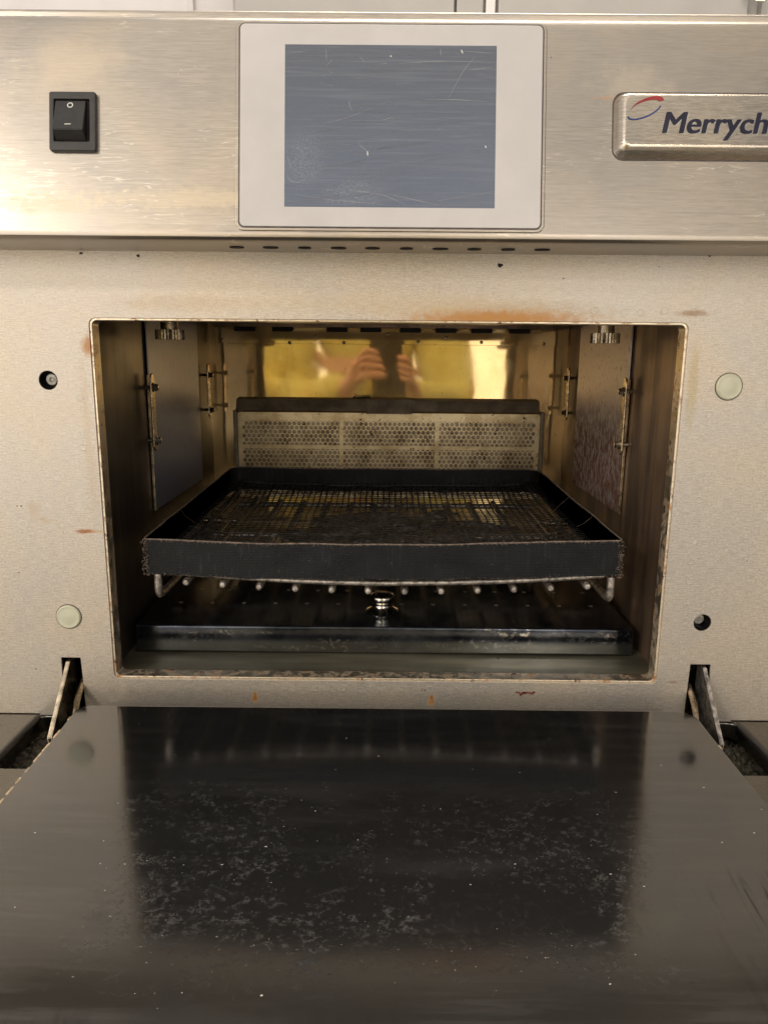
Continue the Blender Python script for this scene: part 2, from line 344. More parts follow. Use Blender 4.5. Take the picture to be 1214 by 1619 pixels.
def add_box(bm, x0, x1, y0, y1, z0, z1, bev=0, seg=2):
    vs = [bm.verts.new((x, y, z)) for x in (x0, x1) for y in (y0, y1) for z in (z0, z1)]
    fs = [bm.faces.new([vs[i] for i in f]) for f in ((0, 1, 3, 2), (4, 6, 7, 5), (0, 4, 5, 1), (2, 3, 7, 6), (0, 2, 6, 4), (1, 5, 7, 3))]
    if bev:
        es = list({e for f in fs for e in f.edges})
        bmesh.ops.bevel(bm, geom=es, offset=bev, segments=seg, affect='EDGES', profile=.5)
def box(name, x0, x1, y0, y1, z0, z1, mat, parent=None, bev=0, seg=2):
    bm = bmesh.new(); add_box(bm, x0, x1, y0, y1, z0, z1, bev, seg); return from_bm(name, bm, mat, parent, bool(bev))
def frame_of(d):
    d = Vector(d).normalized(); a = Vector((0, 0, 1)) if abs(d.z) < .9 else Vector((1, 0, 0))
    u = d.cross(a).normalized(); return d, u, u.cross(d)
def add_lathe(bm, c, axis, prof, seg=24):
    """prof: list of (distance along axis, radius)"""
    d, u, v = frame_of(axis); c = Vector(c); rings = []
    for t, r in prof:
        if r < 1e-7: rings.append([bm.verts.new(c + d * t)])
        else: rings.append([bm.verts.new(c + d * t + (u * math.cos(a) + v * math.sin(a)) * r) for a in [2 * PI * i / seg for i in range(seg)]])
    for A, B in zip(rings, rings[1:]):
        for i in range(seg):
            j = (i + 1) % seg
            if len(A) == 1 and len(B) == 1: continue
            if len(A) == 1: bm.faces.new((A[0], B[i], B[j]))
            elif len(B) == 1: bm.faces.new((A[i], B[0], A[j]))
            else: bm.faces.new((A[i], B[i], B[j], A[j]))
def lathe(name, c, axis, prof, mat, parent=None, seg=24):
    bm = bmesh.new(); add_lathe(bm, c, axis, prof, seg); return from_bm(name, bm, mat, parent, True)
def add_tube(bm, pts, r, seg=10, cap=True):
    pts = [Vector(p) for p in pts]; rings = []; N = len(pts); u = None
    for i, p in enumerate(pts):
        t = (pts[min(i + 1, N - 1)] - pts[max(i - 1, 0)]).normalized()
        if u is None: _, u, _ = frame_of(t)
        u = (u - t * u.dot(t)).normalized(); v = t.cross(u)
        rr = r[i] if isinstance(r, (list, tuple)) else r
        rings.append([bm.verts.new(p + (u * math.cos(a) + v * math.sin(a)) * rr) for a in [2 * PI * k / seg for k in range(seg)]])
    for A, B in zip(rings, rings[1:]):
        for i in range(seg): j = (i + 1) % seg; bm.faces.new((A[i], A[j], B[j], B[i]))
    if cap: bm.faces.new(rings[0]); bm.faces.new(rings[-1][::-1])
def rrect(x0, x1, z0, z1, r, seg=6):
    out = []
    rs = r if isinstance(r, (tuple, list)) else (r,) * 4     # br, tr, tl, bl
    for (cx, cz, a0, rr) in ((x1, z0, -90, rs[0]), (x1, z1, 0, rs[1]), (x0, z1, 90, rs[2]), (x0, z0, 180, rs[3])):
        sx = -1 if cx == x1 else 1; sz = 1 if cz == z0 else -1
        if rr <= 0: out.append((cx, cz)); continue
        for k in range(seg + 1):
            a = math.radians(a0 + 90 * k / seg); out.append((cx + sx * rr + rr * math.cos(a), cz + sz * rr + rr * math.sin(a)))
    return out
def circ(cx, cz, r, n=20, rot=0): return [(cx + r * math.cos(2 * PI * i / n + rot), cz + r * math.sin(2 * PI * i / n + rot)) for i in range(n)]
def curve_mesh(loops, thick, bev=0.0, res=2):
    """filled 2D loops (holes by even-odd) extruded by +-thick/2 along local z"""
    cu = bpy.data.curves.new('tmp', 'CURVE'); cu.dimensions = '2D'; cu.fill_mode = 'BOTH'
    cu.extrude = max(thick / 2 - bev, 0); cu.bevel_depth = bev; cu.bevel_resolution = res; cu.offset = -bev
    for lp in loops:
        s = cu.splines.new('POLY'); s.points.add(len(lp) - 1)
        for i, (a, b) in enumerate(lp): s.points[i].co = (a, b, 0, 1)
        s.use_cyclic_u = True
    o = bpy.data.objects.new('tmp', cu); COL.objects.link(o)
    bpy.context.view_layer.update()
    dg = bpy.context.evaluated_depsgraph_get(); me = bpy.data.meshes.new_from_object(o.evaluated_get(dg))
    bpy.data.objects.remove(o); bpy.data.curves.remove(cu)
    return me
def sheet(name, loops, thick, mat, parent=None, origin=(0, 0, 0), ax=(1, 0, 0), up=(0, 0, 1), bev=0.0, smooth=False):
    """2D loops in the (ax, up) plane through origin; thickness centred on it"""
    me = curve_mesh(loops, thick, bev); a = Vector(ax).normalized(); b = Vector(up).normalized(); n = a.cross(b); o0 = Vector(origin)
    for v in me.vertices: x, y, z = v.co; v.co = o0 + a * x + b * y + n * z
    if n.dot(Vector((0, 0, 0))) != 0: pass
    bm = bmesh.new(); bm.from_mesh(me); bmesh.ops.remove_doubles(bm, verts=bm.verts[:], dist=1e-6)
    bpy.data.meshes.remove(me)
    return from_bm(name, bm, mat, parent, smooth)
def copy_tree(o, off, parent=None):
    c = o.copy(); COL.objects.link(c)
    c.parent = parent if parent is not None else o.parent
    if o.parent is None or parent is None or parent == o.parent: c.location = o.location + Vector(off)
    for ch in o.children:
        k = ch.copy(); COL.objects.link(k); k.parent = c
    return c

# ------------------------------------------------------------------ background
w = box('wall', -3, 3, 1.6, 1.7, -1.0, 2.6, M_WALLP); tag(w, kind='structure')
s = box('worktop', -1.2, 1.2, -.75, 1.2, -.16, -.12, M_FLOORG, bev=.004); tag(s, kind='structure')
cab = tag(empty('wall_cabinet', (.6, 1.3, .4)), 'pale grey cabinet with a wire latch standing behind the oven top', 'cabinet')
box('cabinet_case', -.300, 1.6, 1.12, 1.55, .3, 1.5, M_GREY, cab, .004)
box('cabinet_door', -.292, .118, 1.10, 1.118, .4, 1.45, M_GREY, cab, .003)
box('cabinet_door', .122, .172, 1.10, 1.118, .4, 1.45, M_GREY, cab, .003)
d2 = box('cabinet_door', .200, .665, 1.10, 1.118, .4, 1.45, M_GREY, cab, .003)
box('door_gap_strip', .177, .195, 1.105, 1.119, .4, 1.45, M_WALLP, cab, .002)
box('cabinet_door', .690, 1.58, 1.10, 1.118, .4, 1.45, M_GREY, cab, .003)
bm = bmesh.new(); add_tube(bm, [(.672, 1.098, .885), (.674, 1.085, .878), (.692, 1.08, .872), (.696, 1.08, .862), (.684, 1.082, .850), (.670, 1.085, .852)], .0045, 8)
add_box(bm, .650, .668, 1.09, 1.10, .862, .92, .002); from_bm('latch', bm, M_CHROME, cab, True)
wt = box('wall_trim', -.50, -.485, 1.585, 1.599, .3, 2.4, M_WALLP, None, .003); tag(wt, 'narrow white vertical joint strip on the white wall behind the oven', 'trim strip')

# ------------------------------------------------------------------ oven
oven = tag(empty('microwave_oven', (0, .25, -.12)), 'stainless steel rapid cook microwave oven with its door folded down and rusty open cavity', 'oven')

# control panel: side profile swept along x
th = math.radians(10.4); sA, cA = math.sin(th), math.cos(th)
PY, PZ = -.042, .268
def onp(x, s, h=0.0):           # x, height along the leaning face, height above it
    return Vector((x, PY + s * sA - h * cA, PZ + s * cA + h * sA))
prof = [(.0, .2637), (-.030, .2640), (-.0372, .2642), (-.0398, .2648), (-.0414, .2660)]
for s_ in (.0005, .03, .06, .09, .1045): v = onp(0, s_); prof.append((v.y, v.z))
v = onp(0, .1085); prof.append((v.y + .0008, v.z)); v = onp(0, .1110); prof.append((v.y + .0028, v.z - .0002)); v = onp(0, .1122); prof.append((v.y + .006, v.z - .0004))
prof += [(-.010, onp(0, .1100).z), (.0, onp(0, .1100).z)]
bm = bmesh.new(); xs = [-.30, .30]
rows = [[bm.verts.new((x, y, z)) for (y, z) in prof] for x in xs]
n_ = len(prof)
for i in range(n_): j = (i + 1) % n_; bm.faces.new((rows[0][i], rows[0][j], rows[1][j], rows[1][i]))
bm.faces.new(rows[0]); bm.faces.new(rows[1][::-1])
panel = from_bm('control_panel', bm, M_PANEL, oven, True)
zt = onp(0, .1122).z
lid = box('top_cover', -.302, .302, -.0145, .52, zt - .0052, zt + .0042, M_PANEL, oven, .0018, 3)
box('top_seam', -.300, .300, -.0142, -.004, zt - .0075, zt - .0052, M_HOLE, lid)
# vent holes on the underside of the panel
vent = None
for i in range(10):
    cx = -.0845 + i * .0187
    a = math.sin(i) * .0003
    me_l = [(cx + (.0040 + .0004 * math.sin(i * 2.3)) * math.cos(2 * PI * k / 16), -.0185 + a + .0034 * math.sin(2 * PI * k / 16)) for k in range(16)]
    sheet('vent_hole', [me_l], .0004, M_HOLE, panel, (0, 0, .26365), (1, 0, 0), (0, 1, 0))
AX, UP = (1, 0, 0), (0, sA, cA)
def psheet(name, loops, t, h, mat, parent, bev=0.0, smooth=True):
    return sheet(name, loops, t, mat, parent, onp(0, 0, h), AX, UP, bev, smooth)
# display
disp = psheet('display', [rrect(-.0805, .0797, .0008, .1078, .0045)], .0012, .0001, M_PANEL, oven, .0005)
psheet('display_groove', [rrect(-.0788, .0781, .0022, .1066, .0032)], .0012, .0003, M_RUBBER, disp, .0002)
psheet('bezel', [rrect(-.0780, .0774, .0029, .1059, .0026)], .0014, .0006, M_BEZEL, disp, .0003)
psheet('screen', [rrect(-.0549, .0537, .0129, .0954, .0002, 2)], .0006, .00105, M_SCREEN, disp)
def scr(cx_, cy_): return -.0550 + (cx_ - 35) / 1130 * .1087, .0954 - (cy_ - 42) / 865 * .0826
M_SCR = simple('pale_scratch', (.19, .21, .245), 0, .5); M_SCR2 = simple('bright_scratch', (.36, .37, .37), 0, .5)
def scratches(name, lines, w, mat):
    bm = bmesh.new()
    for ln in lines:
        P = [Vector(scr(*p)) for p in ln]; Q = []
        for i in range(len(P) - 1):
            for k in range(6): Q.append(P[i].lerp(P[i + 1], k / 6))
        Q.append(P[-1]); n = len(Q)
        for _ in range(3): Q = [Q[0]] + [(Q[i - 1] + Q[i] * 2 + Q[i + 1]) / 4 for i in range(1, n - 1)] + [Q[-1]]
        rows_ = []
        for i, p in enumerate(Q):
            d = (Q[min(i + 1, n - 1)] - Q[max(i - 1, 0)]).normalized(); m = Vector((-d.y, d.x)); ww = w * (.25 + .75 * math.sin(PI * (i + .5) / n)) * random.uniform(.6, 1.2)
            rows_.append([bm.verts.new(onp(*(p + m * ww / 2), .00142)), bm.verts.new(onp(*(p - m * ww / 2), .00142))])
        for A, B in zip(rows_, rows_[1:]): bm.faces.new((A[0], A[1], B[1], B[0]))
    return from_bm(name, bm, mat, disp)
lines = [[(240, 460), (360, 435), (600, 335)], [(430, 105), (450, 118), (465, 140)], [(1050, 100), (985, 180), (910, 320)], [(640, 140), (850, 124), (1160, 130)], [(780, 330), (950, 328), (1130, 340)],
  [(1020, 170), (1140, 157)], [(50, 640), (70, 690), (95, 712)], [(45, 735), (70, 770), (110, 778), (155, 755)], [(430, 560), (450, 585), (480, 605)], [(560, 440), (620, 425)], [(255, 60), (258, 130)], [(540, 143), (585, 138)],
  [(270, 185), (290, 192)], [(100, 840), (300, 870), (600, 893)], [(380, 815), (560, 835), (700, 895)], [(620, 840), (870, 893)], [(860, 868), (1150, 818)], [(380, 340), (385, 375), (400, 390)], [(865, 60), (868, 95)], [(990, 72), (1150, 82)], [(290, 120), (250, 165)]]
scratches('scratch_marks', lines, .00022, M_SCR2)
fl = []
for k in range(46):
    y0 = random.uniform(470, 890); x0 = random.uniform(60, 700); L = random.uniform(150, 480); sl = -.16 + random.uniform(-.04, .03)
    x1 = min(1150, x0 + L); y1 = y0 + (x1 - x0) * sl
    if y1 > 60: fl.append([(x0, y0), ((x0 + x1) / 2, (y0 + y1) / 2 + random.uniform(-3, 3)), (x1, y1)])
for k in range(34):
    y0 = random.uniform(70, 460); x0 = random.uniform(45, 800); x1 = min(1150, x0 + random.uniform(80, 400)); fl.append([(x0, y0), (x1, y0 + (x1 - x0) * random.uniform(-.03, .06))])
scratches('fine_scratches', fl, .00016, M_SCR)
for nk in ([(976, 64), (984, 84)], [(480, 606), (482, 632)], [(1111, 572), (1114, 584)], [(598, 98), (604, 104)]): scratches('nick', [nk], .0008, M_WHITE)
# rocker switch
sw = psheet('power_switch', [rrect(-.1759, -.1519, .0402, .0702, .0012), rrect(-.1734, -.1552, .0450, .0664, .0004, 2)], .0024, .0012, M_BLACKP, oven, .0005)
psheet('switch_well', [rrect(-.1737, -.1550, .0447, .0667, .0004, 2)], .0003, .0002, M_HOLE, sw)
bm = bmesh.new()
xa, xb = -.1732, -.1568
pr = [(.0660, .0006), (.0658, .0018), (.0500, .0058), (.0494, .0058), (.0454, .0009), (.0454, .0002), (.0660, .0002)]
# profile of the rocker: (s, height)
A = [bm.verts.new(onp(xa + (.0005 if h > .003 else .0004), s_, h)) for s_, h in pr]; B = [bm.verts.new(onp(xb - .0004, s_, h)) for s_, h in pr]
for i in range(len(pr)): j = (i + 1) % len(pr); bm.faces.new((A[i], A[j], B[j], B[i]))
bm.faces.new(A); bm.faces.new(B[::-1]); bmesh.ops.bevel(bm, geom=[e for e in bm.edges], offset=.00022, segments=2, affect='EDGES')
from_bm('rocker', bm, M_BLACKP2, sw, True)
# marks on the sloping rocker face
f0 = onp(0, .0658, .0018); f1 = onp(0, .0500, .0058); fu = (f0 - f1).normalized(); fn = Vector((1, 0, 0)).cross(fu); fn = fn if fn.y < 0 else -fn
def mark(name, loops):
    return sheet(name, loops, .0002, M_WHITE, sw, f1 + fn * .00008, (1, 0, 0), fu)
mark('off_mark', [circ(-.1649, .0135, .00155, 24), circ(-.1649, .0135, .00105, 24)])
mark('on_mark', [[(-.1666, .0020), (-.1634, .0021), (-.1634, .0025), (-.1666, .0024)]])
# badge
def ring_loft(bm, loops3):
    R_ = [[bm.verts.new(p) for p in lp] for lp in loops3]; n = len(R_[0])
    for A, B in zip(R_, R_[1:]):
        for i in range(n): j = (i + 1) % n; bm.faces.new((A[i], A[j], B[j], B[i]))
    bm.faces.new(R_[-1])
bm = bmesh.new(); lv = []
for ins, h in ((-.0006, .0), (0, .0006), (.0008, .0024), (.0022, .0046), (.0040, .0056), (.0050, .0058)):
    lv.append([onp(x, s_, h) for x, s_ in rrect(.1148 + ins, .262 - ins, .0392 + ins, .0722 - ins * .8, .0055 - ins * .5, 6)])
ring_loft(bm, lv); badge = from_bm('name_badge', bm, M_BADGE, oven, True)
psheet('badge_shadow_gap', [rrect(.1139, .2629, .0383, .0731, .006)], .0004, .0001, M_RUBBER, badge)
cu = bpy.data.curves.new('t', 'FONT'); cu.body = 'Merrychef'; cu.size = .0152; cu.shear = .20; cu.extrude = .0001; cu.offset = .0; cu.space_character = 1.0
to = bpy.data.objects.new('t', cu); COL.objects.link(to); bpy.context.view_layer.update()
me = bpy.data.meshes.new_from_object(to.evaluated_get(bpy.context.evaluated_depsgraph_get())); bpy.data.objects.remove(to)
wid = max(v.co.x for v in me.vertices)
hw = .0181
base_co = [v.co.copy() for v in me.vertices]
bm = bmesh.new()
for k, (dx, dy) in enumerate(((-.00022, 0), (.00022, 0), (0, .00010), (0, -.00010), (-.00045, -.00005), (.00045, .00005))):
    m2 = me.copy()
    for v, c0 in zip(m2.vertices, base_co): v.co = onp(.1368 + c0.x * 1.04 + dx, .0499 + c0.y + dy, .00592 + c0.z + k * .000012)
    bm.from_mesh(m2); bpy.data.meshes.remove(m2)
ml = bpy.data.meshes.new('lettering'); bm.to_mesh(ml); bm.free(); link('lettering', ml, M_INK, badge)
for v, c0 in zip(me.vertices, base_co): v.co = onp(.1368 + c0.x * 1.04 + .0010, .0499 + c0.y - .00045, .00575 + c0.z)
link('lettering_edge', me, M_CHROME, badge)
def crescent(a0, a1, cx, cz, ra, rb, rot, w0, w1, ph=0, n=28):
    o_, i_ = [], []
    for k in range(n + 1):
        u = k / n; a = math.radians(a0 + (a1 - a0) * u); wd = w0 + (w1 - w0) * u
        wd = max(wd, .00008)
        for lst, g in ((o_, 1.0), (i_, 0.0)):
            x = (ra - (0 if g else wd)) * math.cos(a); z = (rb - (0 if g else wd)) * math.sin(a)
            c_, s2 = math.cos(rot), math.sin(rot); lst.append((cx + x * c_ - z * s2, cz + x * s2 + z * c_))
    return o_ + i_[::-1]
psheet('red_swoosh', [crescent(165, -10, .1297, .0633, .0090, .0038, .40, .0001, .0028)], .0003, .0059, M_RED, badge, smooth=False)
psheet('blue_swoosh', [crescent(175, 345, .1283, .0610, .0092, .0036, .40, .0008, .0007)], .0003, .0059, M_BLUE, badge, smooth=False)

# front plate with its openings
outer = [(-.30, -.0265), (-.2105, -.0265), (-.2100, .0130), (-.1975, .0130), (-.1965, -.0265), (.1955, -.0265), (.1965, .0125), (.2095, .0125), (.2100, -.0265), (.30, -.0265), (.30, .2640), (-.30, .2640)]
loops = [outer, rrect(-.1765, .1755, -.0012, .2262, .004)]
for (x, z) in ((-.2032, .1898), (.2014, .0409)): loops.append(circ(x, z, .0056, 28))
plate = sheet('front_plate', loops, .0012, M_PLATE, oven, (0, .0006, 0), bev=.00025, smooth=True)
for (x, z, sx, sz) in ((-.2032, .1898, .0016, .0004), (.2014, .0409, -.0022, .0022)):
    lathe('screw_recess', (x, .0125, z), (0, -1, 0), [(0, 0), (0, .0063), (.0113, .0063), (.0113, .0058), (.0008, .0058), (.0008, 0)], M_GASKET, plate, 28)
    lathe('recessed_screw', (x + sx, .0075, z + sz), (0, -1, 0), [(0, 0), (0, .0037), (.0055, .0037), (.0064, .0031), (.0065, .0014), (.0058, .0010), (.0058, .0), ], M_SCREW, plate, 16)
for (x, z) in ((.2024, .1896), (-.2027, .0410)):
    lathe('cap_seam', (x, .0, z), (0, -1, 0), [(.0, .0083), (.0002, .0083), (.0002, .0072)], M_RUBBER, plate, 36)
    lathe('hole_cap', (x, .0004, z), (0, -1, 0), [(0, .0078), (.0010, .0078), (.0016, .0074), (.0018, .0068), (.0015, .0060), (.0018, .0040), (.0021, 0)], M_CAP, plate, 36)
# faint round spot-weld marks round the opening
wm = None
spots = []
for i in range(17): spots.append((.1925 - .0002 * i + math.sin(i * 3.1) * .0006, .2125 - i * .0131))
for i in range(12): spots.append((-.045 + i * .0182 + math.sin(i * 5) * .001, -.0068 + math.sin(i * 2.3) * .0005))
for i in range(10): spots.append((.052 + i * .0135 + (.004 if i % 3 == 0 else 0), .2325 + math.sin(i * 1.7) * .0006))
for (x, z) in [(.215, .142), (.211, .09), (.206, .063), (-.062, -.0068), (-.185, .18), (-.1855, .15), (-.186, .12)]: spots.append((x, z))
bmw = bmesh.new(); add_lathe(bmw, (0, 0, 0), (0, -1, 0), [(.0, .0024), (.00010, .0020), (.0, .0016), (-.00003, .0012), (-.00004, 0)], 20)
weld0 = from_bm('weld_mark', bmw, M_PLATE, plate, True)
for i, (x, z) in enumerate(spots):
    o = weld0 if i == 0 else weld0.copy()
    if i: COL.objects.link(o)
    o.location = (x, -.00002, z)
# chips, specks and red lettering residue
def chip(x, z, r, mat, name='paint_chip', y=-.0001, par=plate, n=9):
    lp = [(x + r * (.6 + .6 * random.random()) * math.cos(2 * PI * k / n), z + r * .7 * (.6 + .6 * random.random()) * math.sin(2 * PI * k / n)) for k in range(n)]
    return sheet(name, [lp], .0003, mat, par, (0, y, 0))
M_DRUST = simple('dark_red_rust', (.16, .03, .02), 0, .6, 400, .5)
for (x, z, r) in ((.0634, .2576, .0018), (-.178, .2622, .001), (-.145, .2612, .0012), (.1835, .2635, .0008), (-.145, -.0, .0003), (.1005, .2505, .0004), (-.232, .07, .0005), (-.227, .005, .0006), (.155, .2575, .0004)): chip(x, z, r, M_HOLE)
for k in range(9): chip(.0855 + k * .0014 + random.uniform(-.0003, .0003), -.0085 + random.uniform(-.0012, .0009), random.uniform(.0008, .0014), M_DRUST, 'rust_fleck')
for (x, z) in ((.0255, -.0072), (-.229, .1130), (-.2265, .1129), (.0235, -.0071)): chip(x, z, .0006, M_DRUST, 'rust_fleck')

M_RUN = simple('dried_grease_run', (.40, .20, .06), 0, .35, 300, .35, .2)
def run(x, z, L, w):
    n = 8; lp = [(x - w * (.35 + .65 * (k / n) ** .7), z - L * k / n) for k in range(n + 1)] + [(x + w * (.35 + .65 * (k / n) ** .7), z - L * k / n) for k in range(n, -1, -1)]
    sheet('grease_run', [lp], .0002, M_RUN, plate, (0, -.00006, 0))
for a_ in ((-.0854, -.0100, .0050, .0012), (.0299, -.0105, .0055, .0012)): run(*a_)
for a_ in ((-.189, .0978, .0012, .0030),): run(*a_)
# casing
bm = bmesh.new(); add_box(bm, -.30, -.298, .002, .52, -.10, .375); add_box(bm, .298, .30, .002, .52, -.10, .375); add_box(bm, -.298, .298, .518, .52, -.10, .375)
from_bm('casing', bm, M_PANEL, oven)

# opening rim (bright rusty return of the sheet)
rim = sheet('opening_rim', [rrect(-.1768, .1758, -.0015, .2265, .0042), rrect(-.1750, .1740, .0003, .2248, .0030)], .0105, M_RIM, oven, (0, .0062, 0), bev=.0004, smooth=True)
# cavity
X, YB, ZT, ZF = .1825, .325, .2385, -.002
cav = empty('cavity', (0, .17, 0)); cav.parent = oven; cav.location = Vector((0, .17, 0)) - oven.location
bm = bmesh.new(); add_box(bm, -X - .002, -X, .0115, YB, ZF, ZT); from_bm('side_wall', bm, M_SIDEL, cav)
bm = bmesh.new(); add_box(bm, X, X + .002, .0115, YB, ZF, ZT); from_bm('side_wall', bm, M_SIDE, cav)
box('cavity_floor', -X - .002, X + .002, .0115, YB, ZF - .003, ZF, M_FLOOR, cav)
box('cavity_ceiling', -X - .002, X + .002, .0115, YB, ZT, ZT + .002, M_SIDE, cav)
sheet('cavity_front_wall', [rrect(-X - .002, X + .002, ZF - .003, ZT + .002, 0), rrect(-.1756, .1746, -.0002, .2254, .003)], .0012, M_SIDE, cav, (0, .0121, 0))
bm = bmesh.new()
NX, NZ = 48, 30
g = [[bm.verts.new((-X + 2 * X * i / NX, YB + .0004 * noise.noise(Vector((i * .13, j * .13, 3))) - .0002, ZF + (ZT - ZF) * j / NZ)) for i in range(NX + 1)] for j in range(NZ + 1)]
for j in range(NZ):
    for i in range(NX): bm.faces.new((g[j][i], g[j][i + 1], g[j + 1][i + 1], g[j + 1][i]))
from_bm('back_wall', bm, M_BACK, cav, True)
# top clip strip with cut-out teeth and rivets on the back wall
lp = [(-.176, .2165), (.180, .2165), (.180, .2315)]
x = .168
tops = []
teeth = [-.145, -.107, -.052, -.018, .022, .058, .094, .132]
for c in sorted(teeth, reverse=True):
    tops += [(c + .0135, .2325), (c + .009, .2285), (c - .009, .2285), (c - .0135, .2325)]
lp += tops + [(-.176, .2325)]
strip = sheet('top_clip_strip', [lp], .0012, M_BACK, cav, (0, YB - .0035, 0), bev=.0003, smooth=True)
for c in teeth: box('clip_slot', c - .0105, c + .0105, YB - .0055, YB - .0035, .2285, .2345, M_HOLE, strip, .0004)
box('strip_shelf', -.176, .180, YB - .012, YB - .002, .2330, .2360, M_SIDE, cav)
for (x, z) in ((-.168, .2195), (-.10, .2175), (-.045, .218), (.03, .2195), (.094, .2195), (.157, .2185), (.058, .2235), (-.072, .2245), (.0, .2265)):
    lathe('rivet', (x, YB - .004, z), (0, -1, 0), [(0, .0018), (.0006, .0016), (.0011, .0008), (.0012, 0)], M_TARN, cav, 12)
# side sheets
for sx, m in ((-1, M_SHEET_L), (1, M_SHEET_R)):
    lpz = rrect(.118, .268, .086, .234, .003)
    sheet('side_sheet', [lpz], .0012, m, cav, (sx * (X - .0016), 0, 0), (0, 1, 0), (0, 0, 1), bev=.0004, smooth=True)
    b = M_EDGE
    sheet('sheet_edge', [[(.1165, .086), (.1180, .086), (.1180, .19), (.1165, .19)]], .0020, b, cav, (sx * (X - .0017), 0, 0), (0, 1, 0), (0, 0, 1), bev=.0003, smooth=True)
    for (yc, zc, hh) in ((.112, .1625, .0290), (.290, .1700, .0260)):
        sheet('bracket', [rrect(yc - .0042, yc + .0042, zc - hh, zc + hh, .0040)], .0014, M_TARN, cav, (sx * (X - .0062), 0, 0), (0, 1, 0), (0, 0, 1), bev=.0005, smooth=True)
        for dz in (-hh + .0075, hh - .0105):
            lathe('bolt', (sx * (X - .0005), yc + .001, zc + dz), (-sx, 0, 0), [(0, .0016), (.0066, .0016), (.0066, .0036), (.0072, .0036), (.0074, .0027), (.0096, .0025), (.0101, .0018), (.0101, 0)], M_CHROME if yc < .2 else M_TARN, cav, 6 if yc > .2 else 8)
# knurled ceiling knobs
for x in (-.1578, .1555):
    bm = bmesh.new(); add_lathe(bm, (x, .100, ZT), (0, 0, -1), [(0, .0062), (.0155, .0062), (.0158, .0092)], 24)
    n = 56; R1, R2 = .0103, .0097; top_, bot_ = .2228, .2158
    A = [bm.verts.new((x + (R1 if k % 2 else R2) * math.cos(2 * PI * k / n), .100 + (R1 if k % 2 else R2) * math.sin(2 * PI * k / n), top_)) for k in range(n)]
    B = [bm.verts.new((v.co.x, v.co.y, bot_)) for v in A]
    for k in range(n): j = (k + 1) % n; bm.faces.new((A[k], A[j], B[j], B[k]))
    bm.faces.new(A); bm.faces.new(B)
    from_bm('ceiling_knob', bm, M_TARN if x < 0 else M_EDGE, cav)

# grease filter on the back wall
flt = empty('grease_filter', (0, .30, .12)); flt.parent = oven; flt.location = Vector((0, .30, .12)) - oven.location
fx0, fx1, fz0, fz1 = -.1490, .1512, .060, .1460
loops = [rrect(fx0 - .0045, fx1 + .0045, fz0, fz1 + .002, .002)]
row = 0; z = fz1 - .0050
while z > fz0 + .004:
    x = fx0 + .0018 + (.00245 if row % 2 else 0)
    while x < fx1 - .0015:
        loops.append(circ(x, z, .00212, 10, PI / 10)); x += .0049
    z -= .00425; row += 1
sheet('perforated_sheet', loops, .0008, M_FILTER, flt, (0, .3130, 0))
for (a, b, c, d) in ((-.0495, -.0455, fz0, fz1), (.0488, .0528, fz0, fz1), (fx0, -.0496, .1105, .1145), (-.0454, .0487, .1105, .1145), (.0529, fx1, .1105, .1145), (fx0, fx1, fz1 - .0065, fz1)):
    box('filter_rib', a, b, .3138, .3160, c, d if d < fz1 else fz1 - (.0066 if a != fx0 or c < .13 else 0), M_FILTER, flt)
box('filter_core', fx0 - .003, fx1 + .003, .3162, .3190, fz0, fz1, M_FILTER_IN, flt)
bm = bmesh.new()
bm.free()
box('filter_side_channel', fx0 - .0085, fx0 - .0048, .309, .324, fz0, fz1 + .004, M_DEFL, flt, .0008); box('filter_side_channel', fx1 + .0048, fx1 + .0085, .309, .324, fz0, fz1 + .004, M_DEFL, flt, .0008)
# sloping dark deflector bar over it
def slab(name, pts, x0, x1, mat, par):
    bm = bmesh.new(); A = [bm.verts.new((x0 + (.0022 if k == 2 else 0), y, z)) for k, (y, z) in enumerate(pts)]; B = [bm.verts.new((x1 - (.0022 if k == 2 else 0), y, z)) for k, (y, z) in enumerate(pts)]
    n = len(pts)
    for i in range(n): j = (i + 1) % n; bm.faces.new((A[i], B[i], B[j], A[j]))
    bm.faces.new(A[::-1]); bm.faces.new(B)
    return from_bm(name, bm, mat, par)
dfl = slab('deflector_bar', [(.3245, .1628), (.3080, .1612), (.3030, .1506), (.3042, .1500), (.3092, .1598), (.3245, .1612)], -.1535, .1530, M_DEFL, flt)
slab('deflector_clip', [(.3240, .1634), (.3072, .1620), (.3016, .1485), (.3028, .1480), (.3078, .1596), (.3240, .1629)], -.0225, .0245, M_DEFL, flt)
bm = bmesh.new()
for k in range(7): add_lathe(bm, (-.033 + k * .0022 + random.uniform(-.001, .001), .3085, .1625 + random.uniform(0, .0015)), (0, 0, 1), [(0, .0022), (.0012, .0015), (.0018, 0)], 7)
from_bm('burnt_crumb', bm, M_CHARRED, flt)

# ------------------------------------------------------------------ door
door = empty('oven_door', (0, -.02, -.02)); door.parent = oven; door.location = Vector((0, -.02, -.02)) - oven.location
DA = math.radians(3.3); DY, DZ = -.0235, -.0080
def zdoor(x, y):
    t = min(max((DY - .01 - y) / .12, 0), 1); return DZ + (y - DY) * math.tan(DA) + .085 * x * x * t * t * (3 - 2 * t)
def door_outline():
    pts = [(-.1905, -.300), (.1905, -.300)]
    for k in range(9):
        a = PI / 2 * k / 8; pts.append((.1905 - .012 + .012 * math.cos(a), DY - .012 + .012 * math.sin(a)))
    for k in range(9):
        a = PI / 2 + PI / 2 * k / 8; pts.append((-.1905 + .008 + .008 * math.cos(a), DY - .008 + .008 * math.sin(a)))
    return pts
me = curve_mesh([door_outline()], .030, .0014)
bm = bmesh.new(); bm.from_mesh(me); bpy.data.meshes.remove(me); bmesh.ops.remove_doubles(bm, verts=bm.verts[:], dist=1e-6)
